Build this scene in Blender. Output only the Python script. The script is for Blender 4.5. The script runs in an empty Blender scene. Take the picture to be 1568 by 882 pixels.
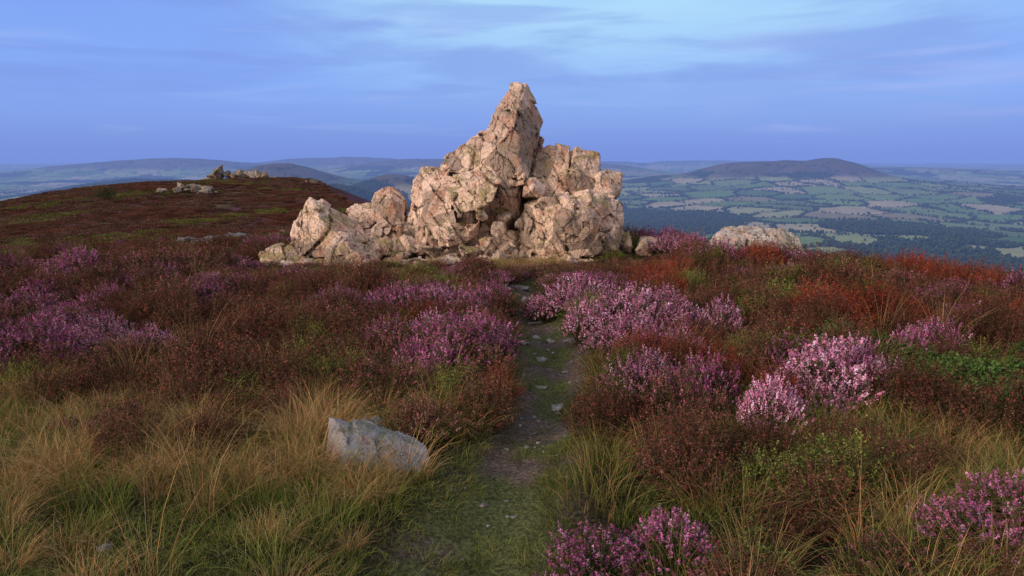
import bpy, bmesh, math, random
import numpy as np
from mathutils import Vector
from mathutils.bvhtree import BVHTree
rng=np.random.default_rng(7); random.seed(7)
scene=bpy.context.scene
R_=math.radians

# ---------------------------------------------------------------- noise
def _h(xi,yi,zi,seed):
    h=(xi.astype(np.int64)*374761393+yi.astype(np.int64)*668265263+zi.astype(np.int64)*2147483647+seed*974634777)&0xffffffff
    h=((h^(h>>13))*1274126177)&0xffffffff
    h=((h^(h>>15))*2246822519)&0xffffffff
    return ((h^(h>>16))&0xffffff)/float(0xffffff)
def vn2(x,y,seed=0):
    x=np.asarray(x,float);y=np.asarray(y,float)
    xi=np.floor(x);yi=np.floor(y);fx=x-xi;fy=y-yi
    fx=fx*fx*(3-2*fx);fy=fy*fy*(3-2*fy);z=np.zeros_like(xi)
    a=_h(xi,yi,z,seed);b=_h(xi+1,yi,z,seed);c=_h(xi,yi+1,z,seed);d=_h(xi+1,yi+1,z,seed)
    return (a*(1-fx)+b*fx)*(1-fy)+(c*(1-fx)+d*fx)*fy
def fbm(x,y,seed=0,o=4):
    s=0;a=.5;t=0
    for i in range(o):
        s=s+a*vn2(x*2**i+i*17.3,y*2**i-i*9.1,seed+i);t+=a;a*=.5
    return s/t
def vn3(p,seed=0):
    i=np.floor(p);f=p-i;f=f*f*(3-2*f)
    r=0
    for dx in (0,1):
        for dy in (0,1):
            for dz in (0,1):
                w=(f[:,0] if dx else 1-f[:,0])*(f[:,1] if dy else 1-f[:,1])*(f[:,2] if dz else 1-f[:,2])
                r=r+w*_h(i[:,0]+dx,i[:,1]+dy,i[:,2]+dz,seed)
    return r
def fbm3(p,seed=0,o=4):
    s=0;a=.5;t=0
    for k in range(o):
        s=s+a*vn3(p*2**k+k*5.7,seed+k);t+=a;a*=.5
    return s/t
def sstep(x,a,b):
    t=np.clip((x-a)/(b-a),0,1);return t*t*(3-2*t)
def softp(x):
    return np.where(x>30,x,np.log1p(np.exp(np.minimum(x,30))))

# ---------------------------------------------------------------- terrain height
_s=np.arange(-200,400,1.0)
_z=np.interp(_s,[-200,-60,0,14,30,50,80,110,140,400],[-3,-1,0,-.42,-2.0,-3.5,-4.1,-3.4,-2.6,-2.6])
_k=np.exp(-.5*(np.arange(-8,9)/3.5)**2);_k/=_k.sum()
_z2=np.convolve(np.pad(_z,8,mode='edge'),_k,'valid')
_z2=np.where(_s<16,_z,_z2)
PATH=np.array([(.36,11),(.30,9.5),(.33,8.1),(.41,6.2),(.34,5.2),(.2,4.5),(.02,3.94),(-.1,3.25),(-.2,2.6),(-.3,1.0),(-.3,-3)])
def pathdist(x,y):
    d=np.full(np.shape(x),1e9)
    for (x0,y0),(x1,y1) in zip(PATH[:-1],PATH[1:]):
        dx,dy=x1-x0,y1-y0
        t=np.clip(((x-x0)*dx+(y-y0)*dy)/(dx*dx+dy*dy),0,1)
        d=np.minimum(d,np.hypot(x-x0-t*dx,y-y0-t*dy))
    return d
HILLS=[ # x,y,h,sx,sy
 (2520,5500,246,290,500),(2110,5500,212,300,500),(1760,5500,200,300,450),(2200,5600,130,1100,1200),
 (-1330,4000,216,270,420),(-1300,4050,120,700,600),(-1450,3000,172,300,300),(-690,2600,166,200,260),(-900,2900,120,500,300),
 (-607,3500,176,210,300),(-2300,4200,130,500,400),(900,9000,190,900,900),(-4200,9000,215,1500,800),(-900,9500,225,1300,800),(-2600,12500,270,1600,900),
 (5200,9000,120,1500,900),(300,14000,250,2600,900),(4800,15000,200,3000,900)]
def valley(x,y):
    r=np.hypot(x,y)
    v=-262+50*(fbm(x/1500,y/1500,3,4)-.5)*1.6+15*(fbm(x/300,y/300,5,3)-.5)
    v=v+160*(fbm(x/3800+4,y/2600,11,4)-.42)*sstep(r,6500,14000)
    g=0
    for hx,hy,hh,sx,sy in HILLS:
        g=g+(hh*np.exp(-.5*(((x-hx)/sx)**2+((y-hy)/sy)**2)))**4
    g=g**.25
    v=v+g*(1+.12*(fbm(x/250,y/250,21,4)-.5))
    return v-r*r/(2*6.37e6)
def height(x,y):
    x=np.asarray(x,float);y=np.asarray(y,float)
    s=.933*y-.36*x;t=.933*x+.36*y
    p=np.interp(s,_s,_z2)
    te=12+1.2*(fbm(s/9,s*0,31,2)-.5)
    p=p-.42*1.5*softp((t-te)/1.5)
    tl=np.minimum(t,0)
    p=p-1.2*(tl/27)**2*sstep(s,5,60)-.3*8*softp((-t-45)/8)
    p=p-.35*8*softp((s-165)/8)-.3*8*softp((-s-60)/8)
    r=np.hypot(x,y)
    p=p+.16*(fbm(x*.9,y*.9,41,3)-.5)*sstep(r,1,3)+1.0*(fbm(x/14,y/14,43,3)-.5)*sstep(s,18,60)
    p=p-.11*np.exp(-(pathdist(x,y)/.34)**2)*(r<20)
    return np.maximum(p,valley(x,y))
def hz(x,y): return float(height(np.array([x]),np.array([y]))[0])

FS=250.
def fields(x,y):
    wx=x+60*(fbm(x/500,y/500,61,2)-.5)*2;wy=y*.8+60*(fbm(x/500,y/500,62,2)-.5)*2
    gx=np.floor(wx/FS);gy=np.floor(wy/FS)
    d1=np.full(x.shape,1e9);d2=d1.copy();cid=np.zeros(x.shape)
    for i in (-1,0,1):
        for j in (-1,0,1):
            cx=gx+i;cy=gy+j;z=np.zeros_like(cx)
            px=(cx+.12+.76*_h(cx,cy,z,71))*FS;py=(cy+.12+.76*_h(cx,cy,z,72))*FS
            d=np.maximum(np.abs(wx-px)*.9,np.abs(wy-py))*.6+np.hypot(wx-px,wy-py)*.4
            c=_h(cx,cy,z,73)
            m=d<d1
            d2=np.where(m,d1,np.minimum(d2,d));cid=np.where(m,c,cid);d1=np.where(m,d,d1)
    return d2-d1,cid
def forest(x,y):
    f=fbm(x/520,y/620,81,4)
    z=valley(x,y)
    m=(f>.63)
    m|=(((x-560)/420)**2+((y-2900)/560)**2+1.1*(fbm(x/200,y/200,83,3)-.5))<1
    m|=(((x-1330)/260)**2+((y-2350)/300)**2+1.2*(fbm(x/150,y/150,84,3)-.5))<1
    m|=(((x+1400)/500)**2+((y-2950)/330)**2+.9*(fbm(x/200,y/200,85,3)-.5))<1
    m|=(((x+690)/330)**2+((y-2550)/330)**2+.9*(fbm(x/200,y/200,86,3)-.5))<1
    return m&~((z>-110)&(y>3400))

# ---------------------------------------------------------------- node helpers
def newmat(name):
    m=bpy.data.materials.new(name);m.use_nodes=True
    nt=m.node_tree;nt.nodes.clear()
    return m,nt
class NB:
    def __init__(s,nt): s.nt=nt
    def n(s,t,**k):
        nd=s.nt.nodes.new(t)
        for a,b in k.items(): setattr(nd,a,b)
        return nd
    def l(s,a,b): s.nt.links.new(a,b)
    def setv(s,sock,v):
        if isinstance(v,bpy.types.NodeSocket): s.l(v,sock)
        else: sock.default_value=v
    def math(s,op,a,b=None,c=None,clamp=False):
        nd=s.n('ShaderNodeMath',operation=op,use_clamp=clamp)
        s.setv(nd.inputs[0],a)
        if b is not None: s.setv(nd.inputs[1],b)
        if c is not None: s.setv(nd.inputs[2],c)
        return nd.outputs[0]
    def mr(s,v,a,b,c=0.,d=1.,smooth=True):
        nd=s.n('ShaderNodeMapRange',interpolation_type='SMOOTHSTEP' if smooth else 'LINEAR')
        s.setv(nd.inputs[0],v)
        for i,q in zip((1,2,3,4),(a,b,c,d)): nd.inputs[i].default_value=q
        return nd.outputs[0]
    def mix(s,f,a,b,bt='MIX'):
        nd=s.n('ShaderNodeMix',data_type='RGBA',blend_type=bt,clamp_factor=True)
        s.setv(nd.inputs[0],f);
        for i,q in ((6,a),(7,b)):
            if isinstance(q,tuple) and len(q)==3:q=q+(1,)
            s.setv(nd.inputs[i],q)
        return nd.outputs[2]
    def noise(s,vec,sc,det=4,rough=.55,dist=0.):
        nd=s.n('ShaderNodeTexNoise');s.l(vec,nd.inputs['Vector'])
        nd.inputs['Scale'].default_value=sc;nd.inputs['Detail'].default_value=det
        nd.inputs['Roughness'].default_value=rough;nd.inputs['Distortion'].default_value=dist
        return nd.outputs['Fac']
    def attr(s,name):
        return s.n('ShaderNodeAttribute',attribute_name=name)
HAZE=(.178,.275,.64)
def haze_out(b,shader,L=9800.):  # aerial haze painted into the material: blue emission growing with distance from origin
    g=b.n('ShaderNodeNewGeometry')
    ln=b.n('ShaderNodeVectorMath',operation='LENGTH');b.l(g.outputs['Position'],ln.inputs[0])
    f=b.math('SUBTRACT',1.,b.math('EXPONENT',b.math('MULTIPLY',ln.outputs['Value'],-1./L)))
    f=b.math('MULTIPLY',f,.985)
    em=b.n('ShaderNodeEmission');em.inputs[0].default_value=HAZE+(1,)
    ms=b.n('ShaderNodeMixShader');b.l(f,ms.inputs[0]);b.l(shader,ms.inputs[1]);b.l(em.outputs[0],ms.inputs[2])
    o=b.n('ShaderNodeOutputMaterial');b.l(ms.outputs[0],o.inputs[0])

def mesh_np(name,verts,faces,cols=None,smooth=False,mat=None,attrs=None):
    me=bpy.data.meshes.new(name)
    verts=np.asarray(verts,np.float32);faces=np.asarray(faces,np.int32)
    n,k=faces.shape
    me.vertices.add(len(verts));me.vertices.foreach_set('co',verts.ravel())
    me.loops.add(n*k);me.loops.foreach_set('vertex_index',faces.ravel())
    me.polygons.add(n);me.polygons.foreach_set('loop_start',np.arange(n,dtype=np.int32)*k)
    me.polygons.foreach_set('use_smooth',np.full(n,smooth))
    if cols is not None:
        a=me.color_attributes.new('Col','FLOAT_COLOR','POINT')
        c=np.ones((len(verts),4),np.float32);c[:,:3]=cols
        a.data.foreach_set('color',c.ravel())
    me.update(calc_edges=True);me.validate()
    if mat: me.materials.append(mat)
    return me
def add(name,me,parent=None):
    o=bpy.data.objects.new(name,me);scene.collection.objects.link(o)
    if parent:o.parent=parent
    return o

# ---------------------------------------------------------------- terrain sheet
ang=np.concatenate([np.arange(-44,44.01,.125),np.linspace(48,312,60)])
ang=np.radians(ang)
rr=[.25]
while rr[-1]<1000: rr.append(rr[-1]*1.021)
while rr[-1]<9500: rr.append(rr[-1]*1.0095)
while rr[-1]<70000: rr.append(rr[-1]*1.03)
rr=np.array(rr);na=len(ang);nr=len(rr)
RR,AA=np.meshgrid(rr,ang,indexing='ij')
X=(RR*np.sin(AA)).ravel();Y=(RR*np.cos(AA)).ravel()
Zt=height(X,Y)
edge,cid=fields(X,Y);fo=forest(X,Y)
r_=np.hypot(X,Y)
pal=np.array([(.12,.205,.065),(.18,.27,.095),(.085,.15,.055),(.23,.28,.12),(.15,.23,.08),(.33,.30,.19),(.11,.17,.065),(.22,.20,.12),(.155,.22,.09),(.26,.28,.145)])
col=pal[np.clip((cid*9.99).astype(int),0,9)]*(.8+.4*fbm(X/60,Y/60,91,3))[:,None]
vz=valley(X,Y)
moor=sstep(vz+40*(fbm(X/200,Y/200,95,3)-.5),-165,-125)
col=col*(1-moor[:,None])+moor[:,None]*(np.array([.085,.075,.058])*(.6+.9*fbm(X/120,Y/120,96,4))[:,None])
col[edge<11]*=.35
col[fo]=np.array([.020,.038,.020])
plat=(Zt>vz+.5)&(r_<900)
n1=fbm(X/5,Y/5,101,4);n2=fbm(X/1.6,Y/1.6,105,3);n3=fbm(X/11,Y/11,109,3)
pc=np.array([.085,.046,.038])[None]*np.ones((len(X),1))
m=sstep(n3,.50,.62)[:,None];pc=pc*(1-m)+m*np.array([.095,.080,.042])
m=sstep(n1,.52,.66)[:,None];pc=pc*(1-m)+m*np.array([.12,.056,.078])
pc*=(.55+.9*n2)[:,None]
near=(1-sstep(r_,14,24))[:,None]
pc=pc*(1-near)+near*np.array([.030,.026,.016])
pd=pathdist(X,Y)
pm=(np.exp(-(pd/.40)**4)*(r_<14))[:,None]
mo=sstep(fbm(X*3,Y*3,113,3),.44,.60)[:,None]
pc=pc*(1-pm)+pm*(mo*np.array([.095,.105,.042])+(1-mo)*np.array([.130,.100,.082]))
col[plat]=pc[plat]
v=np.stack([X,Y,Zt],1)
I=np.arange(nr-1)[:,None]*na+np.arange(na)[None]
J=np.arange(nr-1)[:,None]*na+(np.arange(na)[None]+1)%na
F=np.stack([I,I+na,J+na,J],-1).reshape(-1,4)
c0=len(v);v=np.vstack([v,[[0,0,hz(0,0)]]]);col=np.vstack([col,[[.05,.05,.03]]])
mat,nt=newmat('moorland_ground');b=NB(nt)
at=b.attr('Col');g=b.n('ShaderNodeNewGeometry')
nz=b.noise(g.outputs['Position'],9,5,.65)
nz2=b.noise(g.outputs['Position'],45,3,.7)
cc=b.mix(1.,at.outputs['Color'],b.mix(nz,(.35,.35,.35),(1.65,1.6,1.5)),'MULTIPLY')
cc=b.mix(1.,cc,b.mix(b.mr(nz2,.3,.7),(.5,.5,.5),(1.5,1.5,1.5)),'MULTIPLY')
bp=b.n('ShaderNodeBump');bp.inputs['Strength'].default_value=.8;bp.inputs['Distance'].default_value=.06
b.l(b.math('ADD',nz,b.math('MULTIPLY',nz2,.5)),bp.inputs['Height'])
d=b.n('ShaderNodeBsdfDiffuse');b.l(cc,d.inputs[0]);b.l(bp.outputs[0],d.inputs['Normal'])
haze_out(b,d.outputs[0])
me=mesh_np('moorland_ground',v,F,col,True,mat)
bm=bmesh.new();bm.from_mesh(me);bm.verts.ensure_lookup_table()
cl=bm.verts[c0]
for i in range(na): bm.faces.new((bm.verts[i],bm.verts[(i+1)%na],cl))
bm.normal_update()
bm.to_mesh(me);bm.free()
if me.polygons[1000].normal.z<0: me.flip_normals()
add('moorland_ground',me)

# ---------------------------------------------------------------- rock material
def rockmat(name,base,pale,lich,lichamt,sc=1.,bump=.6):
    m,nt=newmat(name);b=NB(nt)
    tc=b.n('ShaderNodeTexCoord');P=tc.outputs['Object']
    mp=b.n('ShaderNodeMapping');b.l(P,mp.inputs[0]);mp.inputs['Scale'].default_value=(sc,sc,sc);P=mp.outputs[0]
    g=b.n('ShaderNodeNewGeometry');sx=b.n('ShaderNodeSeparateXYZ');b.l(g.outputs['Normal'],sx.inputs[0])
    big=b.noise(P,1.1,4,.6,.4);mid=b.noise(P,4.0,7,.68,.35);fine=b.noise(P,21,6,.75);spk=b.noise(P,75,3,.7)
    cell=b.attr('cellv').outputs['Fac'];cshade=b.attr('crevice_shade').outputs['Fac']
    f=b.math('ADD',b.math('MULTIPLY',big,.8),b.math('MULTIPLY',cell,.45))
    c=b.mix(b.mr(f,.46,.76),base,pale)
    c=b.mix(b.mr(mid,.51,.65,0,.6),c,tuple(x*.50 for x in base))
    c=b.mix(b.mr(b.noise(P,2.3,5,.6,.4),.50,.64,0,.8),c,(base[0]*1.38,base[1]*.98,base[2]*.84))
    ln=b.math('ADD',b.noise(P,1.9,7,.70,.6),b.math('MULTIPLY',sx.outputs['Z'],.14))
    c=b.mix(b.mr(ln,.61-lichamt,.70-lichamt,0,.8),c,lich)
    l2=b.noise(P,5.2,6,.68,.3)
    c=b.mix(b.mr(l2,.57,.65,0,.65),c,(.13,.115,.10))
    c=b.mix(b.mr(spk,.60,.72,0,.28),c,(.64,.57,.50))
    c=b.mix(1.,c,b.mix(b.mr(fine,.25,.75),(.58,.58,.59),(1.40,1.40,1.38)),'MULTIPLY')
    wr=b.n('ShaderNodeMixRGB');wr.inputs[0].default_value=.14
    nn=b.n('ShaderNodeTexNoise');nn.inputs['Scale'].default_value=4;b.l(P,nn.inputs['Vector'])
    m2=b.n('ShaderNodeMapping');b.l(P,m2.inputs[0]);m2.inputs['Rotation'].default_value=(.3,.7,.2);m2.inputs['Scale'].default_value=(2.0,1.,.4)
    b.l(m2.outputs[0],wr.inputs[1]);b.l(nn.outputs['Color'],wr.inputs[2])
    vo=b.n('ShaderNodeTexVoronoi',feature='DISTANCE_TO_EDGE');vo.inputs['Scale'].default_value=2.4
    b.l(wr.outputs[0],vo.inputs['Vector']);ce=b.mr(vo.outputs['Distance'],.0,.022,1.,0.)
    ce=b.math('MULTIPLY',ce,b.mr(b.noise(P,2.1,3),.42,.56))
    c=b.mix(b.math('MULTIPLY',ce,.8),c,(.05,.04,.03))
    c=b.mix(b.math('MULTIPLY',cshade,.92),c,(.035,.028,.022))  # crevice shade painted dark into the rock colour
    h=b.math('ADD',b.math('MULTIPLY',mid,1.0),b.math('ADD',b.math('MULTIPLY',fine,.35),b.math('MULTIPLY',spk,.05)))
    h=b.math('SUBTRACT',h,b.math('MULTIPLY',ce,.5))
    bp=b.n('ShaderNodeBump');bp.inputs['Strength'].default_value=bump;bp.inputs['Distance'].default_value=.07/sc
    b.l(h,bp.inputs['Height'])
    pr=b.n('ShaderNodeBsdfPrincipled');b.l(c,pr.inputs['Base Color']);pr.inputs['Roughness'].default_value=.9
    pr.inputs['Specular IOR Level'].default_value=.25
    b.l(bp.outputs[0],pr.inputs['Normal'])
    o=b.n('ShaderNodeOutputMaterial');b.l(pr.outputs[0],o.inputs[0])
    return m
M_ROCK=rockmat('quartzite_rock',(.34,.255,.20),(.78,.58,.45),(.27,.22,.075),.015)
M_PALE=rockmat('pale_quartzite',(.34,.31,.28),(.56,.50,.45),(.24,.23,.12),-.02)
M_SLAB=rockmat('grey_stone',(.19,.195,.20),(.30,.30,.30),(.15,.15,.09),.0,3.,.4)
M_FAR=rockmat('tor_rock',(.24,.20,.165),(.36,.30,.25),(.19,.17,.08),.0,.3)

def hullpts(pts):
    bm=bmesh.new();vs=[bm.verts.new(p) for p in pts]
    try: r=bmesh.ops.convex_hull(bm,input=vs)
    except Exception: bm.free();return None
    ins=set(e for e in r['geom_interior'] if isinstance(e,bmesh.types.BMVert))
    out=np.array([v.co[:] for v in bm.verts if v not in ins and v.link_faces]);bm.free()
    return out if len(out)>=4 else None
def halves(p,co,no):
    d=(p-co)@no;A=p[d>=0];B=p[d<0]
    if len(A)==0 or len(B)==0: return (p,None) if len(B)==0 else (None,p)
    da=d[d>=0];db=d[d<0]
    t=da[:,None]/(da[:,None]-db[None])
    I_=(A[:,None]+(B[None]-A[:,None])*t[...,None]).reshape(-1,3)
    return hullpts(np.vstack([A,I_])),hullpts(np.vstack([B,I_]))
# joint sets of the outcrop: steep beds dipping to the left-front, and two cross joints
JN=np.array([(-.72,-.34,.60),(.80,-.58,.15),(.30,.10,.95),(-.35,-.92,.2)])
JW=np.array([1.6,1.0,.75,.8])
def fragment(p,size,r,jn=JN,depth=0):
    ext=p.max(0)-p.min(0)
    if ext.max()<size*r.uniform(.7,1.6) or depth>6: return [p]
    sp=[np.ptp(p@n)*r.uniform(.6,1.25)*w for n,w in zip(jn,JW)]
    no=jn[int(np.argmax(sp))]+r.normal(size=3)*.12;no/=np.linalg.norm(no)
    q=p@no;c=q.min()+(q.max()-q.min())*r.uniform(.3,.7)
    a,b=halves(p,no*c,no);out=[]
    for h in (a,b):
        if h is not None: out+=fragment(h,size,r,jn,depth+1)
    return out
def chip(p,r,n):
    for _ in range(n):
        c=p.mean(0);no=r.normal(size=3);no/=np.linalg.norm(no)
        q=(p-c)@no;mx=q.max();k=mx*r.uniform(.76,.95)
        a,b=halves(p,c+no*k,no)
        if b is not None: p=b
    return p
def rock(name,hulls,voxel,mat,frag=.7,amp=1.,seed=1,chips=3,facet=.15,core=.92,kfs=(.14,.15,.11),joint=1.,offs=0.):
    r=np.random.default_rng(seed);bm=bmesh.new()
    def put(p):
        vs=[bm.verts.new(q) for q in p]
        g_=bmesh.ops.convex_hull(bm,input=vs)
        de=[e for e in g_['geom_interior'] if isinstance(e,bmesh.types.BMVert)]
        if de: bmesh.ops.delete(bm,geom=de,context='VERTS')
    cents=[]
    for pts in hulls:
        p=hullpts(pts)
        if p is None: continue
        c=p.mean(0);put(c+(p-c)*core)
        for f in fragment(p,frag,r):
            fc=f.mean(0);f=chip(f,r,chips)
            ext=np.ptp(f,axis=0).max()
            out=(fc-c);out/=max(1e-6,np.linalg.norm(out))
            f=fc+(f-fc)*(1-.022*joint)+out*r.uniform(-.08,.09)*joint*min(1,ext)*amp+r.normal(size=3)*.018*ext*amp*joint
            put(f);cents.append(fc)
    cents=np.array(cents)
    me=bpy.data.meshes.new(name);bm.to_mesh(me);bm.free()
    o=bpy.data.objects.new(name+'_tmp',me);scene.collection.objects.link(o)
    md=o.modifiers.new('r','REMESH');md.mode='VOXEL';md.voxel_size=voxel
    dg=bpy.context.evaluated_depsgraph_get();ev=o.evaluated_get(dg)
    m2=bpy.data.meshes.new_from_object(ev)
    bpy.data.objects.remove(o)
    n=len(m2.vertices);co=np.empty(n*3,np.float32);m2.vertices.foreach_get('co',co);co=co.reshape(-1,3).astype(float)
    for c_,kf in zip((facet*2.4,facet,facet*.45),kfs):
        if c_<voxel*2.5: break
        nrm=np.empty(n*3,np.float32);m2.vertices.foreach_get('normal',nrm);nrm=nrm.reshape(-1,3)
        q=(co@np.array([[.83,0,.56],[0,1,0],[-.56,0,.83]]).T)*np.array([1.35,1.,.5])
        gi=np.floor(q/c_);d1=np.full(n,1e9);best=np.zeros((n,3));sd=np.zeros((n,3))
        for i in (-1,0,1):
            for j in (-1,0,1):
                for k in (-1,0,1):
                    cg=gi+np.array([i,j,k])
                    ps=np.stack([_h(cg[:,0],cg[:,1],cg[:,2],seed*31+int(c_*1000)+a) for a in (1,2,3)],1)
                    ps=(cg+.1+.8*ps)*c_
                    dd=np.linalg.norm(q-ps,axis=1);m=dd<d1
                    d1=np.where(m,dd,d1);best[m]=cg[m];sd[m]=ps[m]
        rv=np.stack([_h(best[:,0],best[:,1],best[:,2],seed*37+a) for a in (4,5,6)],1)*2-1
        co=co+nrm*(((q-sd)*rv).sum(1)*kf*amp)[:,None]
        m2.vertices.foreach_set('co',co.astype(np.float32).ravel());m2.update()
    nrm=np.empty(n*3,np.float32);m2.vertices.foreach_get('normal',nrm);nrm=nrm.reshape(-1,3)
    co=co+nrm*((fbm3(co*1.2/facet,seed+40,4)-.5)*.07*facet*amp)[:,None]
    m2.vertices.foreach_set('co',co.astype(np.float32).ravel())
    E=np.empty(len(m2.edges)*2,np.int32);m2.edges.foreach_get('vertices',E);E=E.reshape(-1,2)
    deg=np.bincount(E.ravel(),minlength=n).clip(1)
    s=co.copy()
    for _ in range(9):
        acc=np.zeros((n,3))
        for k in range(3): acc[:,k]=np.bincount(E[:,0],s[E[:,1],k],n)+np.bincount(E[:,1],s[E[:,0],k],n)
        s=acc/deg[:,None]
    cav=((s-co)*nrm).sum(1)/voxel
    crevice_shade=sstep(cav,.28,.95)  # concave hollows, masked to paint shade into the colour
    cellv=np.zeros(n)
    cr=r.random(len(cents))
    for i0 in range(0,n,20000):
        dd=((co[i0:i0+20000,None]-cents[None])**2).sum(2);cellv[i0:i0+20000]=cr[dd.argmin(1)]
    for an,av in (('crevice_shade',crevice_shade),('cellv',cellv)):
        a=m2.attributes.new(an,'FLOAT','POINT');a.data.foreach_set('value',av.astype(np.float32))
    m2.polygons.foreach_set('use_smooth',np.zeros(len(m2.polygons),bool) if voxel<.03 and facet>.12 else np.ones(len(m2.polygons),bool))
    m2.materials.clear();m2.materials.append(mat);m2.update();m2.name=name
    return add(name,m2)

def S(u,v,d):
    k=1+d/14.
    return ((u-784)*.0134*k*(1 if v>240 else 1-.0004*(240-v)),14+d,1.7+(240-v)*(.0132 if v>240 else .0128)*k)
def lump(cx,cy,cz,rx,ry,rz,n=16,r=random):
    out=[]
    for i in range(n):
        a=Vector((r.gauss(0,1),r.gauss(0,1),r.gauss(0,1))).normalized()
        k=r.uniform(.85,1.12)
        out.append((cx+a.x*rx*k,cy+a.y*ry*k,cz+a.z*rz*k))
    return out
def small(u,v,w,h,d):
    x,y,z=S(u,v,d);return lump(x,y,z,w*.0067,w*.0067*random.uniform(.7,1),h*.0068,9)
T=[
 [(783,124,2.0),(800,122,2.0),(807,130,2.3),(771,153,1.8),(817,148,2.2),(759,178,1.7),(832,182,2.3),(831,200,2.4),(790,190,1.1),(745,200,1.7),(824,235,2.3),(801,285,.75),(735,300,1.1),(700,270,1.5),(795,160,2.8),(822,250,3.0),(745,250,3.0)],
 [(745,199,1.8),(722,213,1.7),(690,240,1.6),(678,257,1.5),(800,240,1.1),(770,300,.7),(700,330,.6),(660,300,.9),(640,350,.8),(800,330,.9),(690,250,3),(745,210,3),(820,260,3.2),(640,380,3),(820,390,3),(650,385,.8),(780,350,.9)],
 [(650,259,1.6),(678,256,1.5),(637,275,1.6),(633,305,1.5),(622,345,1.2),(640,388,.7),(690,300,.6),(700,340,.3),(685,380,.4),(640,275,2.5),(680,260,2.5),(630,385,2.5)],
 [(690,268,1.0),(740,262,.65),(765,280,.35),(750,312,.15),(700,335,.25),(680,300,.5),(700,300,1.5),(760,300,1.5)],
 [(818,236,1.6),(842,221,1.7),(872,226,1.8),(870,262,1.3),(815,262,1.3),(800,300,1.0),(860,305,1.0),(842,223,2.6),(872,230,2.6),(815,300,2.8),(870,300,2.8)],
 [(876,234,1.6),(885,226,1.8),(915,234,1.8),(918,256,1.6),(905,300,1.2),(862,300,1.1),(872,252,1.3),(880,235,2.6),(915,240,2.6),(910,300,2.8)],
 [(914,266,1.5),(925,257,1.6),(953,263,1.8),(950,290,1.6),(935,302,1.3),(905,302,1.2),(925,262,2.4),(950,270,2.4),(945,302,2.4)],
 [(800,278,.9),(820,272,.9),(838,290,.9),(832,303,.8),(798,303,.8),(815,290,.6),(820,280,1.3)],
 [(800,312,.7),(848,300,.6),(905,295,.7),(925,297,.8),(955,310,1.0),(961,350,.8),(950,392,.5),(885,400,.2),(830,392,.3),(786,368,.6),(793,330,.7),(868,332,-.05),(900,320,.1),(820,305,2),(950,310,2),(950,400,2),(800,390,2)],
 [(598,281,1.6),(610,290,1.6),(626,308,1.5),(580,295,1.6),(575,318,1.3),(620,345,1.1),(575,348,1.0),(600,310,1.1),(600,290,2.2),(625,330,2.2),(580,340,2.2)],
 [(479,304,.7),(500,310,.8),(530,325,.9),(550,345,.8),(562,372,.5),(545,392,.2),(500,398,-.1),(462,396,.2),(449,358,.5),(455,340,.7),(492,345,.05),(515,360,.0),(480,315,1.6),(545,340,1.6),(555,400,1.8),(455,400,1.6)],
 [(522,354,-.1),(545,363,.0),(585,402,-.2),(575,420,-.5),(495,420,-.7),(500,381,-.6),(530,376,-.7),(520,370,.8),(575,415,.8)],
 [(392,385,.5),(420,372,.7),(452,370,.8),(470,395,.2),(440,416,-.1),(395,412,.1),(400,395,1.2),(460,405,1.3)],
 [(530,318,1.5),(575,305,1.8),(588,330,1.4),(560,352,1.0),(530,348,1.2),(545,320,2.3),(585,350,2.3)],
 [(556,352,.9),(600,332,1.1),(635,345,1.0),(640,388,.6),(600,396,.4),(565,390,.5),(600,350,2),(640,395,2),(560,390,2)],
 [(650,412,.2),(820,412,.2),(800,350,1.0),(690,350,1.0),(640,385,.8),(650,415,2),(820,415,2)],
]
hulls=[[S(*p) for p in t] for t in T]
for a in [(760,352,40,26,.3),(773,378,46,30,.1),(712,386,62,26,.0),(690,400,70,20,-.2),(745,372,32,28,.15),(655,385,52,34,.3),(618,396,52,24,.1),
          (730,352,42,34,.35),(700,362,50,42,.3),(600,404,54,20,.0),(985,380,52,34,.9),(1015,380,42,28,.9),(1000,368,46,24,1.2),(965,372,40,40,.9),
          (570,392,40,26,.2),(780,400,44,22,-.1),(790,345,30,30,.6),(770,330,34,24,.6),(540,400,50,20,-.3),(840,396,50,18,.1),
          (480,405,50,18,-.3),(430,408,44,16,-.2),(640,404,44,22,-.2),(740,402,44,20,-.3),(660,372,36,26,.2),(625,372,34,26,.3),(1040,385,36,18,.7),
          (730,332,34,26,.3),(700,345,30,24,.25),(680,358,34,26,.2),(760,368,26,22,.2),(735,388,30,22,-.05),(590,378,34,30,.25),(612,352,26,30,.8),(560,335,26,24,1.),(520,402,40,20,-.45),(370,402,34,14,.2),(665,405,36,18,-.4),(800,392,30,24,.05),
          (610,406,70,34,-.6),(690,404,66,32,-.5),(560,408,50,28,-.7),(740,408,52,32,-.7),(780,412,46,30,-.8),(470,408,54,26,-.6),(650,412,46,28,-.9),(820,406,46,28,-.5),(765,398,38,34,-.4),(425,412,46,24,-.5),(862,402,50,26,-.3),(715,418,36,24,-1.1),(590,420,40,22,-1.1),(900,406,40,20,-.1),(350,410,40,18,-.1)]:
    hulls.append(small(*a))
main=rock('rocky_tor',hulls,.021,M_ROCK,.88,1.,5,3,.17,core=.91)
B=[[(1078,376,.6),(1100,352,.8),(1130,346,.9),(1165,345,.8),(1205,351,.9),(1228,368,.8),(1240,392,.6),(1235,415,.5),(1075,410,.4),(1160,378,.2),(1120,390,.2),(1205,395,.3),(1110,352,1.8),(1215,365,1.8),(1230,410,1.9),(1080,410,1.8)]]
boul=rock('quartzite_boulder',[[S(*p) for p in t] for t in B],.022,M_PALE,.7,1.2,9)
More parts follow.
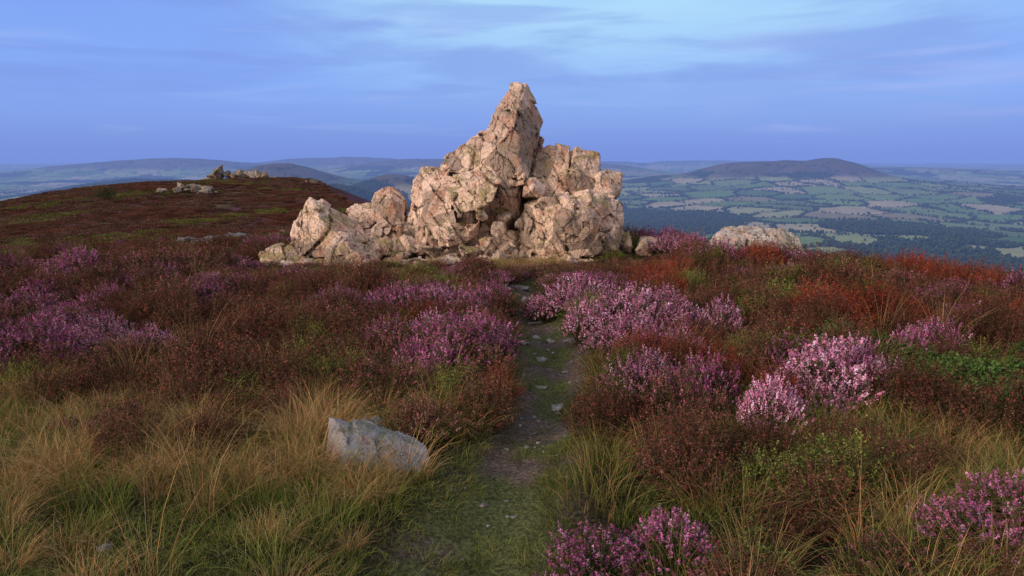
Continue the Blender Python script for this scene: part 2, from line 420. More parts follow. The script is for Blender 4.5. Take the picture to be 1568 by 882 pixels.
sl=[(-1.13,3.85,-.25),(-1.13,3.97,.14),(-1.08,3.90,.15),(-.98,3.97,.10),(-.97,3.74,.03),(-.5,3.93,-.07),(-.49,3.84,-.25),(-1.12,3.72,-.25),(-.99,3.70,-.04),(-.60,4.06,-.03),(-1.05,4.12,.04),(-.54,3.76,-.13),(-.55,4.1,-.25),(-1.1,4.15,-.25)]
sl2=[(-1.02,4.25,-.2),(-.84,4.22,-.2),(-.88,4.22,-.03),(-.97,4.24,.0),(-1.02,4.35,-.05),(-.9,4.36,-.03),(-.8,4.38,-.2),(-1.,4.38,-.2)]
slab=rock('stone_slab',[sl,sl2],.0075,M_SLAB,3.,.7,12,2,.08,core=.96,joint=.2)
ps=[]
for (x,y,w) in [(.27,6.35,.09),(.25,5.6,.07),(.38,5.15,.10),(.45,5.0,.05),(.12,8.9,.16),(.05,5.9,.05),(.5,6.0,.05),(.15,4.6,.04),(.3,7.6,.08),(.62,6.9,.12),(-.5,4.85,.10),(-1.9,2.9,.06),(.22,9.9,.18),(.5,9.2,.12),(-.15,10.4,.2),(.1,10.9,.2),(-.15,3.5,.03),(.3,4.1,.03),(.75,11.4,.2),(-.4,11.9,.25),(.1,6.9,.10),(.45,7.3,.08),(.3,8.4,.12),(-.05,7.9,.09),(-2.6,11.6,.2),(-3.6,12.2,.25),(.9,12.2,.22),(-1.4,12.3,.22)]:
    ps.append(lump(x,y,hz(x,y)+w*.05,w,w*.75,w*.42,9))
for i in range(120):
    t=random.random()*6.5+2.8;px=np.interp(t,PATH[::-1,1],PATH[::-1,0])+random.gauss(0,.18);w=random.uniform(.008,.032)
    ps.append(lump(px,t,hz(px,t)+w*.1,w,w,w*.5,8))
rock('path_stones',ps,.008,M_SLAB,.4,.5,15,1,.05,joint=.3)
def tor(name,x,y,w,h,n,seed,mat=M_FAR,sink=.4,bf=(.07,.16),dy=.15):
    r=random.Random(seed);hl=[]
    for i in range(n):
        q=r.uniform(-1,1);hh=h*(1-abs(q)**1.8)*r.uniform(.55,1)
        cx=x+q*w/2;cy=y+r.uniform(-1,1)*w*dy;g=hz(cx,cy)
        bw=w*r.uniform(*bf)
        hl.append(lump(cx,cy,g+hh*sink,bw,bw,hh*.62,9,r))
    return rock(name,hl,w*.007,mat,w*.2,.9,seed,2,w*.04,core=.97)
tor('distant_tor',-56.5,137,8,3.5,13,21,M_FAR,.5,(.16,.24))
tor('distant_tor.001',-50.6,137,6.5,2.7,9,22,M_FAR,.5,(.16,.24))
tor('distant_tor.002',-47,99,10,1.9,18,23,M_FAR,.4,(.06,.13))
tor('distant_tor.003',-37,127,4,1.3,7,24)
tor('flat_outcrop',-16.0,36.5,4.6,.34,26,25,M_SLAB,.35,(.08,.16),1.1)
tor('flat_outcrop.001',-13.2,41,2.2,.5,6,26,M_FAR)
tor('flat_outcrop.002',-6.9,13.4,.6,.34,3,27,M_PALE)
tor('flat_outcrop.003',-8.3,11.8,.5,.28,3,28,M_PALE)

# ---------------------------------------------------------------- foliage material
def leafmat(name,trans=.25,haze=False,var=.35):
    m,nt=newmat(name);b=NB(nt)
    at=b.attr('Col');oi=b.n('ShaderNodeObjectInfo')
    k=b.mr(oi.outputs['Random'],0,1,1-var,1+var,False)
    vm=b.n('ShaderNodeVectorMath',operation='SCALE');b.l(at.outputs['Color'],vm.inputs[0]);b.l(k,vm.inputs['Scale'])
    d=b.n('ShaderNodeBsdfDiffuse');b.l(vm.outputs[0],d.inputs[0])
    sh=d.outputs[0]
    if trans>0:
        t=b.n('ShaderNodeBsdfTranslucent');b.l(vm.outputs[0],t.inputs[0])
        ms=b.n('ShaderNodeMixShader');ms.inputs[0].default_value=trans;b.l(d.outputs[0],ms.inputs[1]);b.l(t.outputs[0],ms.inputs[2]);sh=ms.outputs[0]
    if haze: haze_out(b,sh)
    else:
        o=b.n('ShaderNodeOutputMaterial');b.l(sh,o.inputs[0])
    return m
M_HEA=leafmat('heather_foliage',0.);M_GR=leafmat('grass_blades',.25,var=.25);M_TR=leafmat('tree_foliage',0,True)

def tris(c,size,col,r,flat=0.):
    n=len(c)
    a=r.normal(size=(n,3));a/=np.linalg.norm(a,axis=1)[:,None]
    d=r.normal(size=(n,3));bq=np.cross(a,d);bq/=np.linalg.norm(bq,axis=1)[:,None]
    size=np.broadcast_to(size,(n,))[:,None]
    v=np.stack([c+a*size*.6,c-a*size*.45+bq*size*.42,c-a*size*.45-bq*size*.42],1).reshape(-1,3)
    return v,np.repeat(col,3,axis=0)
def pick(p,n,r,j=.2):
    p=np.array(p);return p[r.integers(0,len(p),n)]*(1+j*r.normal(size=(n,1))).clip(.3,2)
def bush(seed,R,H,N,flow,leafp,stemp,ff=.8,nf=16,nl=16,fs=.0085,ls=.009,flen=.2,side=.016,top=.5,wild=.1):
    r=np.random.default_rng(seed)
    rad=np.sqrt(r.random(N))*R;th=r.random(N)*2*np.pi
    ph=r.random(2)*6.28
    lob=1+.22*np.sin(2*th+ph[0])+.15*np.sin(3*th+ph[1])
    tip=np.stack([rad*np.cos(th)*lob,rad*np.sin(th)*lob,H*(1-top*1.3*(rad/R)**2.2)*(1+wild*r.normal(size=N))*(.74+.36*r.random(N))],1)
    tip[:,:2]+=r.normal(size=(N,2))*.02
    base=tip*np.array([.45,.45,0])+np.array([0,0,-.03])
    mid=(base+tip)/2+np.array([0,0,.06*H])+r.normal(size=(N,3))*.015
    def at(t,i):
        t=t[:,None];return (1-t)**2*base[i]+2*t*(1-t)*mid[i]+t*t*tip[i]
    V=[];C=[]
    i=np.repeat(np.arange(N),nl);t=r.random(len(i))**.6
    c=at(t,i)+r.normal(size=(len(i),3))*side*(1.1-t[:,None]*.5)
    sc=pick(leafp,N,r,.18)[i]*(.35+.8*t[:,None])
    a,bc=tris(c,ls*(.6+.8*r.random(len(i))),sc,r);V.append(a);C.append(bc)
    fl=np.where(r.random(N)<ff)[0];i=np.repeat(fl,nf);t=1-flen*r.random(len(i))*(.5+r.random(N)[i])
    c=at(t,i)+r.normal(size=(len(i),3))*side*.5*(1.25-(t[:,None]-1+flen)/flen)
    pc_=pick(flow,N,r,.2)[i]*(1+.28*r.normal(size=(len(i),1))).clip(.4,1.9)
    a,bc=tris(c,fs*(.6+.7*r.random(len(i))),pc_,r);V.append(a);C.append(bc)
    w=.0016*(H/.35)
    for k in range(2):
        t0=np.full(N,k/2.);t1=np.full(N,(k+1)/2.);ii=np.arange(N)
        p0=at(t0,ii);p1=at(t1,ii);sd=np.stack([np.cos(th*7),np.sin(th*7),0*th],1)*w*(1.4-k*.5)
        V.append(np.stack([p0-sd,p0+sd,p1],1).reshape(-1,3));C.append(np.repeat(pick(stemp,N,r,.2),3,axis=0))
    V=np.vstack(V);C=np.vstack(C).clip(.004,.9)
    return V,C
def mk(name,V,C,coll,mat):
    f=np.arange(len(V)).reshape(-1,3)
    me=mesh_np(name,V,f,C,False,mat)
    o=bpy.data.objects.new(name,me);coll.objects.link(o)
PINK=[(.68,.28,.44),(.80,.44,.58),(.58,.20,.36),(.72,.32,.47),(.42,.14,.24)]
PURP=[(.40,.10,.25),(.50,.15,.33),(.28,.07,.17),(.44,.13,.24),(.56,.24,.40),(.22,.07,.09)]
REDP=[(.40,.12,.16),(.48,.16,.23),(.26,.07,.08),(.33,.12,.10),(.18,.07,.05)]
BRN=[(.16,.068,.045),(.13,.058,.04),(.18,.09,.055),(.10,.042,.032),(.20,.055,.040)]
RUST=[(.28,.050,.028),(.22,.040,.025),(.31,.075,.032),(.15,.032,.024)]
GRN=[(.16,.20,.04),(.13,.15,.035),(.21,.22,.06),(.10,.12,.03)]
LF=[(.055,.08,.024),(.07,.09,.027),(.075,.076,.026),(.045,.055,.02)]
LB=[(.062,.044,.027),(.05,.038,.024),(.075,.05,.027),(.05,.052,.024)]
ST=[(.07,.045,.03),(.10,.065,.04)]
hc=bpy.data.collections.new('heather_plants')
k=0
def addb(cnt,**kw):
    global k
    ids=[]
    for _ in range(cnt):
        V,C=bush(100+k,**kw);mk('plant_%03d'%k,V,C,hc,M_HEA);ids.append(k);k+=1
    return ids
I_P=addb(3,R=.27,H=.33,N=340,flow=PINK,leafp=LF,stemp=ST,ff=.93,nf=22,nl=10,flen=.22,ls=.012,fs=.0095,side=.012,wild=.07)
I_U=addb(3,R=.27,H=.33,N=310,flow=PURP,leafp=LF,stemp=ST,ff=.82,nf=19,nl=11,flen=.22,ls=.012,fs=.0095,side=.012,wild=.08)
I_R=addb(2,R=.27,H=.32,N=290,flow=REDP+BRN[:2],leafp=LF+LB,stemp=ST,ff=.75,nf=14,nl=12,flen=.26,ls=.012,fs=.009,side=.013)
I_B=addb(4,R=.29,H=.36,N=290,flow=BRN,leafp=LB+BRN,stemp=ST,ff=.8,nf=12,nl=14,flen=.35,fs=.008,ls=.0105,wild=.16)
I_G=addb(2,R=.25,H=.30,N=270,flow=GRN,leafp=LF+GRN,stemp=ST,ff=.7,nf=12,nl=14,flen=.3,ls=.0105,wild=.15)
I_S=addb(2,R=.30,H=.40,N=360,flow=RUST+BRN[4:],leafp=RUST+BRN[:2],stemp=ST,ff=.95,nf=15,nl=13,flen=.45,fs=.009,ls=.010)
I_L=addb(2,R=.25,H=.24,N=240,flow=GRN,leafp=[(.055,.095,.025),(.07,.12,.032),(.04,.07,.022)],stemp=ST,ff=.2,nf=6,nl=20,ls=.019,side=.03)
I_FB=addb(2,R=.8,H=.35,N=220,flow=BRN,leafp=LB+BRN,stemp=ST,ff=.9,nf=9,nl=12,fs=.035,ls=.04,side=.05,flen=.4)
I_FU=addb(2,R=.8,H=.35,N=220,flow=PURP[:2]+REDP+BRN,leafp=LB+LF,stemp=ST,ff=.8,nf=9,nl=12,fs=.035,ls=.04,side=.05,flen=.4)
I_FG=addb(1,R=.8,H=.3,N=220,flow=GRN+BRN,leafp=LF+GRN,stemp=ST,ff=.9,nf=9,nl=12,fs=.035,ls=.04,side=.05,flen=.4)

def tuft(seed,N,H,Rr,lean,w,pal,curl=.5,wind=(.25,-.05)):
    r=np.random.default_rng(seed)
    th=r.random(N)*2*np.pi;rad=np.sqrt(r.random(N))*Rr
    base=np.stack([rad*np.cos(th),rad*np.sin(th),np.full(N,-.02)],1)
    h=H*(.45+.75*r.random(N));dr=np.stack([np.cos(th+r.normal(size=N)*.7),np.sin(th+r.normal(size=N)*.7)],1)
    le=lean*(.3+r.random(N))
    c=pick(pal,N,r,.22);V=[];C=[];K=4
    sd=np.stack([np.cos(th*5),np.sin(th*5),0*th],1)
    prev=None
    for j in range(K+1):
        t=j/K
        off=(dr*le[:,None]+np.array(wind)[None]*.3)*(h*(t**1.8))[:,None]
        z=h*(t-curl*le*t**2.4)
        p=base+np.concatenate([off,z[:,None]],1)
        ww=w*(1-t**1.5*.93)
        l=p-sd*ww;rt=p+sd*ww
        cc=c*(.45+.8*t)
        if prev is not None:
            pl,pr,pc0=prev
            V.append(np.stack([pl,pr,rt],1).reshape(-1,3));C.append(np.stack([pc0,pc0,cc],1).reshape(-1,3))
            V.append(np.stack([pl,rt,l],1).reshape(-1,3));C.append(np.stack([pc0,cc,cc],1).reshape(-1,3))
        prev=(l,rt,cc)
    return np.vstack(V),np.vstack(C).clip(.004,.9)
GOLD=[(.54,.33,.14),(.64,.43,.22),(.46,.27,.11),(.40,.29,.11),(.58,.31,.12),(.28,.25,.09)]
GREEN=[(.16,.20,.038),(.21,.255,.055),(.12,.16,.032),(.26,.27,.07),(.11,.135,.032)]
MIXG=GOLD[2:]+GREEN
gc=bpy.data.collections.new('grass_tufts');gk=0
def addg(cnt,**kw):
    global gk
    ids=[]
    for _ in range(cnt):
        V,C=tuft(500+gk,**kw);mk('tuft_%03d'%gk,V,C,gc,M_GR);ids.append(gk);gk+=1
    return ids
G_T=addg(3,N=150,H=.38,Rr=.13,lean=.85,w=.0018,pal=GOLD)
G_M=addg(3,N=130,H=.30,Rr=.16,lean=.8,w=.0018,pal=MIXG)
G_G=addg(3,N=130,H=.22,Rr=.13,lean=.7,w=.002,pal=GREEN)
G_S=addg(3,N=240,H=.075,Rr=.17,lean=.9,w=.0018,pal=GREEN+[(.30,.24,.10)])
G_L=addg(2,N=26,H=.75,Rr=.08,lean=.5,w=.0014,pal=GOLD)

def instancer(name,pts,rot,scl,idx,coll):
    me=bpy.data.meshes.new(name);n=len(pts)
    me.vertices.add(n);me.vertices.foreach_set('co',np.asarray(pts,np.float32).ravel())
    a=me.attributes.new('rot','FLOAT_VECTOR','POINT');a.data.foreach_set('vector',np.asarray(rot,np.float32).ravel())
    a=me.attributes.new('scl','FLOAT_VECTOR','POINT');a.data.foreach_set('vector',np.asarray(scl,np.float32).ravel())
    a=me.attributes.new('idx','INT','POINT');a.data.foreach_set('value',np.asarray(idx,np.int32))
    me.update();o=add(name,me)
    ng=bpy.data.node_groups.new(name+'_gn','GeometryNodeTree')
    ng.interface.new_socket('Geometry',in_out='INPUT',socket_type='NodeSocketGeometry')
    ng.interface.new_socket('Geometry',in_out='OUTPUT',socket_type='NodeSocketGeometry')
    N=ng.nodes;gi=N.new('NodeGroupInput');go=N.new('NodeGroupOutput')
    ip=N.new('GeometryNodeInstanceOnPoints');ci=N.new('GeometryNodeCollectionInfo')
    ci.inputs['Collection'].default_value=coll;ci.inputs['Separate Children'].default_value=True;ci.inputs['Reset Children'].default_value=True
    ip.inputs['Pick Instance'].default_value=True
    def na_(nm,ty):
        q=N.new('GeometryNodeInputNamedAttribute');q.data_type=ty;q.inputs['Name'].default_value=nm;return q.outputs['Attribute']
    L=ng.links.new
    L(gi.outputs[0],ip.inputs['Points']);L(ci.outputs[0],ip.inputs['Instance'])
    L(na_('idx','INT'),ip.inputs['Instance Index'])
    L(na_('rot','FLOAT_VECTOR'),ip.inputs['Rotation']);L(na_('scl','FLOAT_VECTOR'),ip.inputs['Scale'])
    L(ip.outputs[0],go.inputs[0])
    md=o.modifiers.new('gn','NODES');md.node_group=ng
    return o

# ---------------------------------------------------------------- scatter
def bvh(o):
    me=o.data;return BVHTree.FromPolygons([v.co for v in me.vertices],[p.vertices for p in me.polygons])
BV=[bvh(main),bvh(boul),bvh(slab)]
def onrock(x,y,g):
    for t in BV:
        h=t.ray_cast(Vector((x,y,8)),Vector((0,0,-1)))
        if h[0] is not None and h[0].z>g-.02: return h[0].z,h[1].z
    return None
HP=[];HI=[];HS=[];GP=[];GI=[];GS=[]
def ph(x,y,z,i,s,sz=None):
    HP.append((x,y,z));HI.append(i);HS.append((s,s,sz if sz else s))
def pg(x,y,z,i,s,sz=None):
    GP.append((x,y,z));GI.append(i);GS.append((s,s,sz if sz else s))
ch=random.choice;ru=random.uniform
KEY=[(1.25,6.9,I_P,1.15,1.8),(1.65,7.2,I_P,.9,1.7),(1.1,6.2,I_P,.8,1.3),(1.45,6.0,I_P,.7,1.1),(.85,8.4,I_P,1.1,1.6),(.62,8.9,I_R,1.0,1.35),(1.15,8.9,I_U,1.0,1.45),
 (-1.4,8.4,I_U,1.,1.4),(-.9,8.3,I_P,1.,1.4),(-.5,8.5,I_U,.8,1.3),(-1.1,8.9,I_U,1.,1.2),(-.35,7.6,I_R,.7,1.),
 (-1.0,5.9,I_R,.9,1.4),(-.55,5.9,I_U,1.,1.6),(-.65,5.5,I_U,.8,1.3),(-.2,5.6,I_R,.5,1.),(-1.2,6.4,I_U,.8,1.3),(-.3,6.5,I_U,.8,1.3),(-.8,6.7,I_P,.7,1.2),
 (2.35,4.85,I_P,.9,1.6),(2.65,5.15,I_P,.7,1.4),(1.63,4.15,I_P,.46,1.25),(1.78,4.3,I_P,.4,1.),(1.1,4.4,I_R,.7,1.35),(1.35,4.65,I_U,.65,1.4),(1.0,4.85,I_P,.6,1.2),(.95,5.3,I_G,.5,1.),(1.45,3.7,I_B,.5,.9),(.9,3.9,I_B,.5,.8),
 (3.85,6.0,I_U,.8,1.3),(.38,2.62,I_U,.6,.72),(.7,2.75,I_U,.5,.72),(.15,2.45,I_P,.4,.45),(2.05,2.8,I_U,.5,.7),(2.35,3.0,I_U,.5,.7),
 (-4.4,6.0,I_U,.9,1.5),(-4.1,6.6,I_P,.8,1.3),(-4.7,6.7,I_U,.8,1.3),(-3.45,6.3,I_P,.65,1.2),(-3.1,6.2,I_R,.65,1.),(-2.2,8.4,I_P,.65,1.2),(-2.35,11.2,I_U,.8,.6),(2.18,6.9,I_P,.6,1.4),
 (3.6,10.5,I_U,.9,.9),(4.2,10.6,I_R,.9,.9),(4.8,11.5,I_U,1.,.9),(3.95,7.3,I_S,1.1,1.5),(3.55,7.6,I_S,.9,1.4),(4.3,7.7,I_S,.8,1.2),(2.4,11.,I_S,.8,.9),(2.8,11.2,I_S,.8,.9),(2.0,10.8,I_S,.7,.8),(-.1,5.05,I_S,.3,.8),
 (-4.2,9.2,I_U,.9,1.1),(-5.,9.8,I_R,.9,1.),(-3.6,8.4,I_R,.8,1.),(5.8,10.,I_U,1.,1.),(6.6,9.4,I_R,.9,1.),(5.3,9.,I_R,.7,1.),(7.5,10.4,I_U,1.,1.),(-6.2,8.4,I_U,1.,1.1),(-2.9,10.2,I_R,.8,.7),(4.9,7.2,I_U,.7,1.1),(-1.9,7.4,I_R,.8,1.1),(-2.6,7.0,I_B,.8,1.3),(-3.2,7.6,I_B,.8,1.2)]
keyxy=np.array([(a[0],a[1],a[3]) for a in KEY])
for x,y,kd,w,h in KEY:
    if w>.62 and y<9.5:
        ph(x,y,hz(x,y)+.0,ch(kd),w/.62,h*.95)
        n_=4
        for q in range(n_):
            a=q*6.28/n_+ru(-.5,.5);rr_=w*ru(.28,.42);xx=x+rr_*math.cos(a);yy=y+rr_*math.sin(a)
            ph(xx,yy,hz(xx,yy)-.02,ch(kd),w/.54*ru(.45,.62),h*ru(.5,.8))
    else: ph(x,y,hz(x,y),ch(kd),w/.54,h*1.02)
def cells(y0,y1,sp):
    out=[];y=y0
    while y<y1:
        xm=.82*y+.9;x=-xm
        while x<xm:
            out.append((x+ru(-.45,.45)*sp,y+ru(-.45,.45)*sp));x+=sp
        y+=sp*.9
    return np.array(out)
near_=np.vstack([cells(1.9,7.5,.31),cells(7.5,13,.39),cells(13,24,.65)])
gz=height(near_[:,0],near_[:,1]);pdn=pathdist(near_[:,0],near_[:,1])
a1=fbm(near_[:,0]*.55,near_[:,1]*.55,201,3);a2=fbm(near_[:,0]*.9+9,near_[:,1]*.9,205,3);a3=fbm(near_[:,0]*1.6,near_[:,1]*1.6,207,2)
for (x,y),z,p,n1_,n2_,n3_ in zip(near_,gz,pdn,a1,a2,a3):
    if x*x+y*y<2.3**2: continue
    pw=.43+.14*(n3_-.5)*2+(.14 if y<4.2 else 0)+(.10 if y<3.3 else 0)
    if p<pw and y<12.5: continue
    if math.hypot(x-.0,y-0)<3.1 and -.9<x<.25: continue
    if math.hypot((x+.85)/1.25,y-3.6)<.36: continue
    dk=((keyxy[:,0]-x)**2+(keyxy[:,1]-y)**2)
    if (dk<(keyxy[:,2]*.52)**2).any(): continue
    rk=onrock(x,y,z) if 12<y<18 or (y<5 and -1.5<x<0) else None
    if rk: continue
    goldz=(x<-.35 and y<5.1+.8*(n1_-.5)*2) 
    lawn=(x<.0 and y<3.4+.5*(n2_-.5)*2)
    rg=(x>2.0 and y<4.1+1.*(n1_-.5)) 
    if lawn: continue
    if goldz:
        if n2_>.56 and y>3.8: ph(x,y,z,ch(I_B+I_R),ru(.6,.9))
        continue
    if rg and n2_<.56:
        if random.random()<.35: ph(x,y,z,ch(I_B+I_L),ru(.7,.95))
        continue
    if -5.3<x<3.3 and 12.0<y<15 and random.random()<.6: continue
    s=ru(.8,1.35)*(1 if y<9 else 1.2)
    if y>11: s*=1.15
    r=random.random()
    brown=(-4.6<x<-1.3 and 5.0<y<9.5)
    if brown: kd=I_B if r<.72 else (I_R if r<.84 else I_G)
    elif x>3.0 and y<6.2: kd=I_L if r<.45 else (I_G if r<.65 else I_B)
    elif .35<x<2.2 and y<4.6: kd=I_B if r<.45 else (I_G if r<.75 else I_R);s*=.85
    elif n1_>.57 and x<-2: kd=(I_U if r<.38 else I_R if r<.68 else I_B)
    elif n1_>.57: kd=(I_U if r<.42 else I_P if r<.52 else I_R if r<.77 else I_B)
    elif n2_>.58: kd=(I_G if r<.5 else I_B)
    elif n2_<.36 and x>-1: kd=(I_S if r<.42 else I_B)
    elif y>9 and x>0: kd=(I_B if r<.44 else I_R if r<.62 else I_S if r<.77 else I_G if r<.89 else I_U)
    else: kd=(I_B if r<.54 else I_R if r<.74 else I_U if r<.84 else I_G)
    hs=s*ru(.55,1.15)
    if y<3.3: hs*=.7
    if 9.5<y<14 and -5.5<x<3: hs*=.66
    if 11.3<y<15 and -5.5<x<3: hs*=.5;s*=.8
    if y>11.3 and x>4: hs*=.8
    ph(x,y,z,ch(kd),s,hs)
nF=10500
s_=18+(rng.random(nF)**1.6)*150;t_=rng.uniform(-1,1,nF)*(14+s_*.35);t_=np.where(t_>13,-t_,t_)
fx=-.36*s_+.933*t_;fy=.933*s_+.36*t_
fz=height(fx,fy);f1=fbm(fx/6,fy/6,301,3);f2=fbm(fx/9,fy/9,305,3)
for x,y,z,p,q in zip(fx,fy,fz,f1,f2):
    if y<19 or abs(x)>.82*y+2: continue
    if math.hypot((x+16.0)/2.5,(y-36.2)/6)<1: continue
    if math.hypot((x+13.5)/2.5,(y-28)/5)<1 and q>.4: continue
    if q>.57 and random.random()<.7: kd=I_FG
    elif p>.48: kd=I_FU
    else: kd=I_FB
    s=.75+min(y,120)/110.*.9
    ph(x,y,z-.03,ch(kd),s*ru(.7,1.3),ru(.4,.95)*(.8+y/300))
me=main.data
cand=[v.co.copy() for v in me.vertices if v.normal.z>.72]
random.shuffle(cand)
cnt=0
for c in cand:
    if cnt>110: break
    x,y,z=c
    u=x/(.0134*(y/14))+784;vv=240-(z-1.7)/(.0132*(y/14))
    ok=(690<u<800 and 300<vv<395 and abs((vv-300)-(800-u)*.5)<20) or (vv>408) or (590<u<680 and vv>402)
    if not ok: continue
    cnt+=1
    if random.random()<.35: ph(x,y,z-.04,ch(I_B+I_R+I_G),ru(.18,.36))
    else: pg(x,y,z-.03,ch(G_M+G_T+G_G),ru(.3,.6))
ga=np.vstack([cells(1.7,6.2,.135),cells(6.2,12,.27),cells(12,16,.36)])
gzz=height(ga[:,0],ga[:,1]);gp=pathdist(ga[:,0],ga[:,1])
b1=fbm(ga[:,0]*.7,ga[:,1]*.7,401,3);b2=fbm(ga[:,0]*1.7,ga[:,1]*1.7,405,3)
for (x,y),z,p,n1_,n2_ in zip(ga,gzz,gp,b1,b2):
    if x*x+y*y<2.0**2: continue
    r=random.random()
    if y>12 and onrock(x,y,z): continue
    if -1.13<x<-.48 and 3.72<y<4.15: continue
    goldz=(x<-.35 and y<5.4+.8*(n1_-.5)*2 and p>.3)
    rg=(x>1.3 and y<4.9)
    if p<.36+(.1 if y<4.2 else 0)+(.1 if y<3.3 else 0) and y<12:
        if p<.26 and n2_<.60: 
            if r<.12: pg(x,y,z,ch(G_S),ru(.4,.8))
            continue
        if r<.6: pg(x,y,z,ch(G_S),ru(.5,1.1))
        if r>.94: pg(x,y,z,ch(G_G+G_M),ru(.4,.7))
        continue
    if goldz:
        lawn=sstep(np.array(3.7+.9*(n1_-.5)-y),0,.8)
        if random.random()<lawn*.8 or (x<-.3 and x>-.7 and y<3.7):
            if r<.8: pg(x,y,z,ch(G_S),ru(.8,1.5))
            elif r<.87: pg(x,y,z,ch(G_G),ru(.4,.8))
            elif r<.97: pg(x,y,z,ch(G_T+G_M),ru(.4,.7))
        else:
            if r<.30: pg(x,y,z,ch(G_T),ru(.55,1.0)*(1 if y>3.6 else .75))
            elif r<.56: pg(x,y,z,ch(G_M),ru(.6,1.1))
            elif r<.66: pg(x,y,z,ch(G_G),ru(.7,1.1))
            elif r<.68: pg(x,y,z,ch(G_L),ru(.6,.9))
            elif r<.88: pg(x,y,z,ch(G_S),ru(.9,1.5))
        continue
    if rg:
        if r<.09: pg(x,y,z,ch(G_T),ru(.6,.9))
        elif r<.30: pg(x,y,z,ch(G_M),ru(.7,1.1))
        elif r<.44: pg(x,y,z,ch(G_G),ru(.8,1.2))
        elif r<.455: pg(x,y,z,ch(G_L),ru(.6,.8))
        continue
    if y>12 and -5.5<x<3.3:
        if r<.45: pg(x,y,z,ch(G_M+G_G),ru(.3,.65))
        continue
    if p<.75 and r<.3: pg(x,y,z,ch(G_M+G_G),ru(.6,1.1));continue
    k_=.11+.16*(n2_>.53)
    if r<k_: pg(x,y,z,ch(G_M+G_G+G_T+G_L),ru(.7,1.15))
for (x,y,s) in [(-.93,3.5,.6),(-.80,3.46,.6),(-.7,3.58,.45),(-1.2,3.7,.9),(-.65,4.4,1.),(-.55,4.6,1.),(-1.3,4.1,1.1),(-1.2,4.35,1.1),(-1.45,4.6,1.1),(-.8,4.8,1.)]:
    for q in range(2): pg(x+ru(-.06,.06),y+ru(-.05,.05),hz(x,y),ch(G_T),s*ru(.85,1.1))
for i in range(50):
    x=ru(-.3,.9);y=ru(12.0,13.0);pg(x,y,hz(x,y),ch(G_M+G_T),ru(.6,1.))
def fin(name,Pp,Ii,Ss,coll):
    n=len(Pp);rot=np.stack([rng.normal(size=n)*.06,rng.normal(size=n)*.06,rng.random(n)*6.283],1)
    if coll is gc: rot[:,2]=rng.normal(size=n)*.9
    instancer(name,Pp,rot,Ss,Ii,coll)
fin('heather',HP,HI,HS,hc);fin('moor_grass',GP,GI,GS,gc)

# ---------------------------------------------------------------- distant trees
tcx=bpy.data.collections.new('distant_tree_kinds')
for q in range(3):
    r=np.random.default_rng(900+q);bm=bmesh.new()
    for j in range(3):
        vs=bmesh.ops.create_icosphere(bm,subdivisions=1,radius=1)['verts']
        c=Vector((r.uniform(-2.6,2.6),r.uniform(-2.6,2.6),4.5+r.uniform(-1,2.2)));kk=r.uniform(2.6,3.8)
        for v_ in vs: v_.co=c+v_.co*kk*r.uniform(.75,1.2)
    bmesh.ops.create_cone(bm,segments=5,radius1=.5,radius2=.3,depth=5,cap_ends=False)
    me=bpy.data.meshes.new('tree_%d'%q);bm.to_mesh(me);bm.free()
    a=me.color_attributes.new('Col','FLOAT_COLOR','POINT')
    for i_ in range(len(me.vertices)):
        s=r.uniform(.6,1.3);a.data[i_].color=(.032*s,.054*s,.024*s,1)
    me.materials.append(M_TR);o=bpy.data.objects.new('tree_%d'%q,me);tcx.objects.link(o)
nT=300000
ty=1100+rng.random(nT)**.6*4200;tx=ty*rng.uniform(-.78,.78,nT)
e_,_c=fields(tx,ty);ff_=forest(tx,ty)
tn=fbm(tx/260,ty/260,501,3);vzz=valley(tx,ty)
keep=(ff_&(rng.random(nT)<.55))|((e_<13)&(rng.random(nT)<np.clip((tn-.36)*4,.12,.85)))|((tn>.63)&(rng.random(nT)<.03))
keep&=~((vzz>-150)&~ff_)
tx=tx[keep];ty=ty[keep];tz=height(tx,ty)
n=len(tx)
sc=rng.uniform(.6,1.25,n);sc=np.stack([sc,sc,sc*rng.uniform(.8,1.2,n)],1)
instancer('distant_trees',np.stack([tx,ty,tz],1),np.stack([0*tx,0*tx,rng.random(n)*6.28],1),sc,rng.integers(0,3,n),tcx)

r=np.random.default_rng(77);V=[];C=[]
for j in range(26):
    c=np.array([r.normal()*.6,r.normal()*.6,.8+r.random()*.8]);p=c+r.normal(size=(45,3))*.2
    a,bc=tris(p,np.full(45,.12),pick([(.04,.05,.025),(.06,.065,.03)],45,r),r);V.append(a);C.append(bc)
    t=np.array([0,0,-.1]);V.append(np.array([t+[.05,0,0],t-[.05,0,0],c]));C.append(np.array([[.05,.04,.03]]*3))
V=np.vstack(V)*.95
hb=add('hawthorn_bush',mesh_np('hawthorn_bush',V,np.arange(len(V)).reshape(-1,3),np.vstack(C),False,M_HEA));hb.location=(-53,90,hz(-53,90))

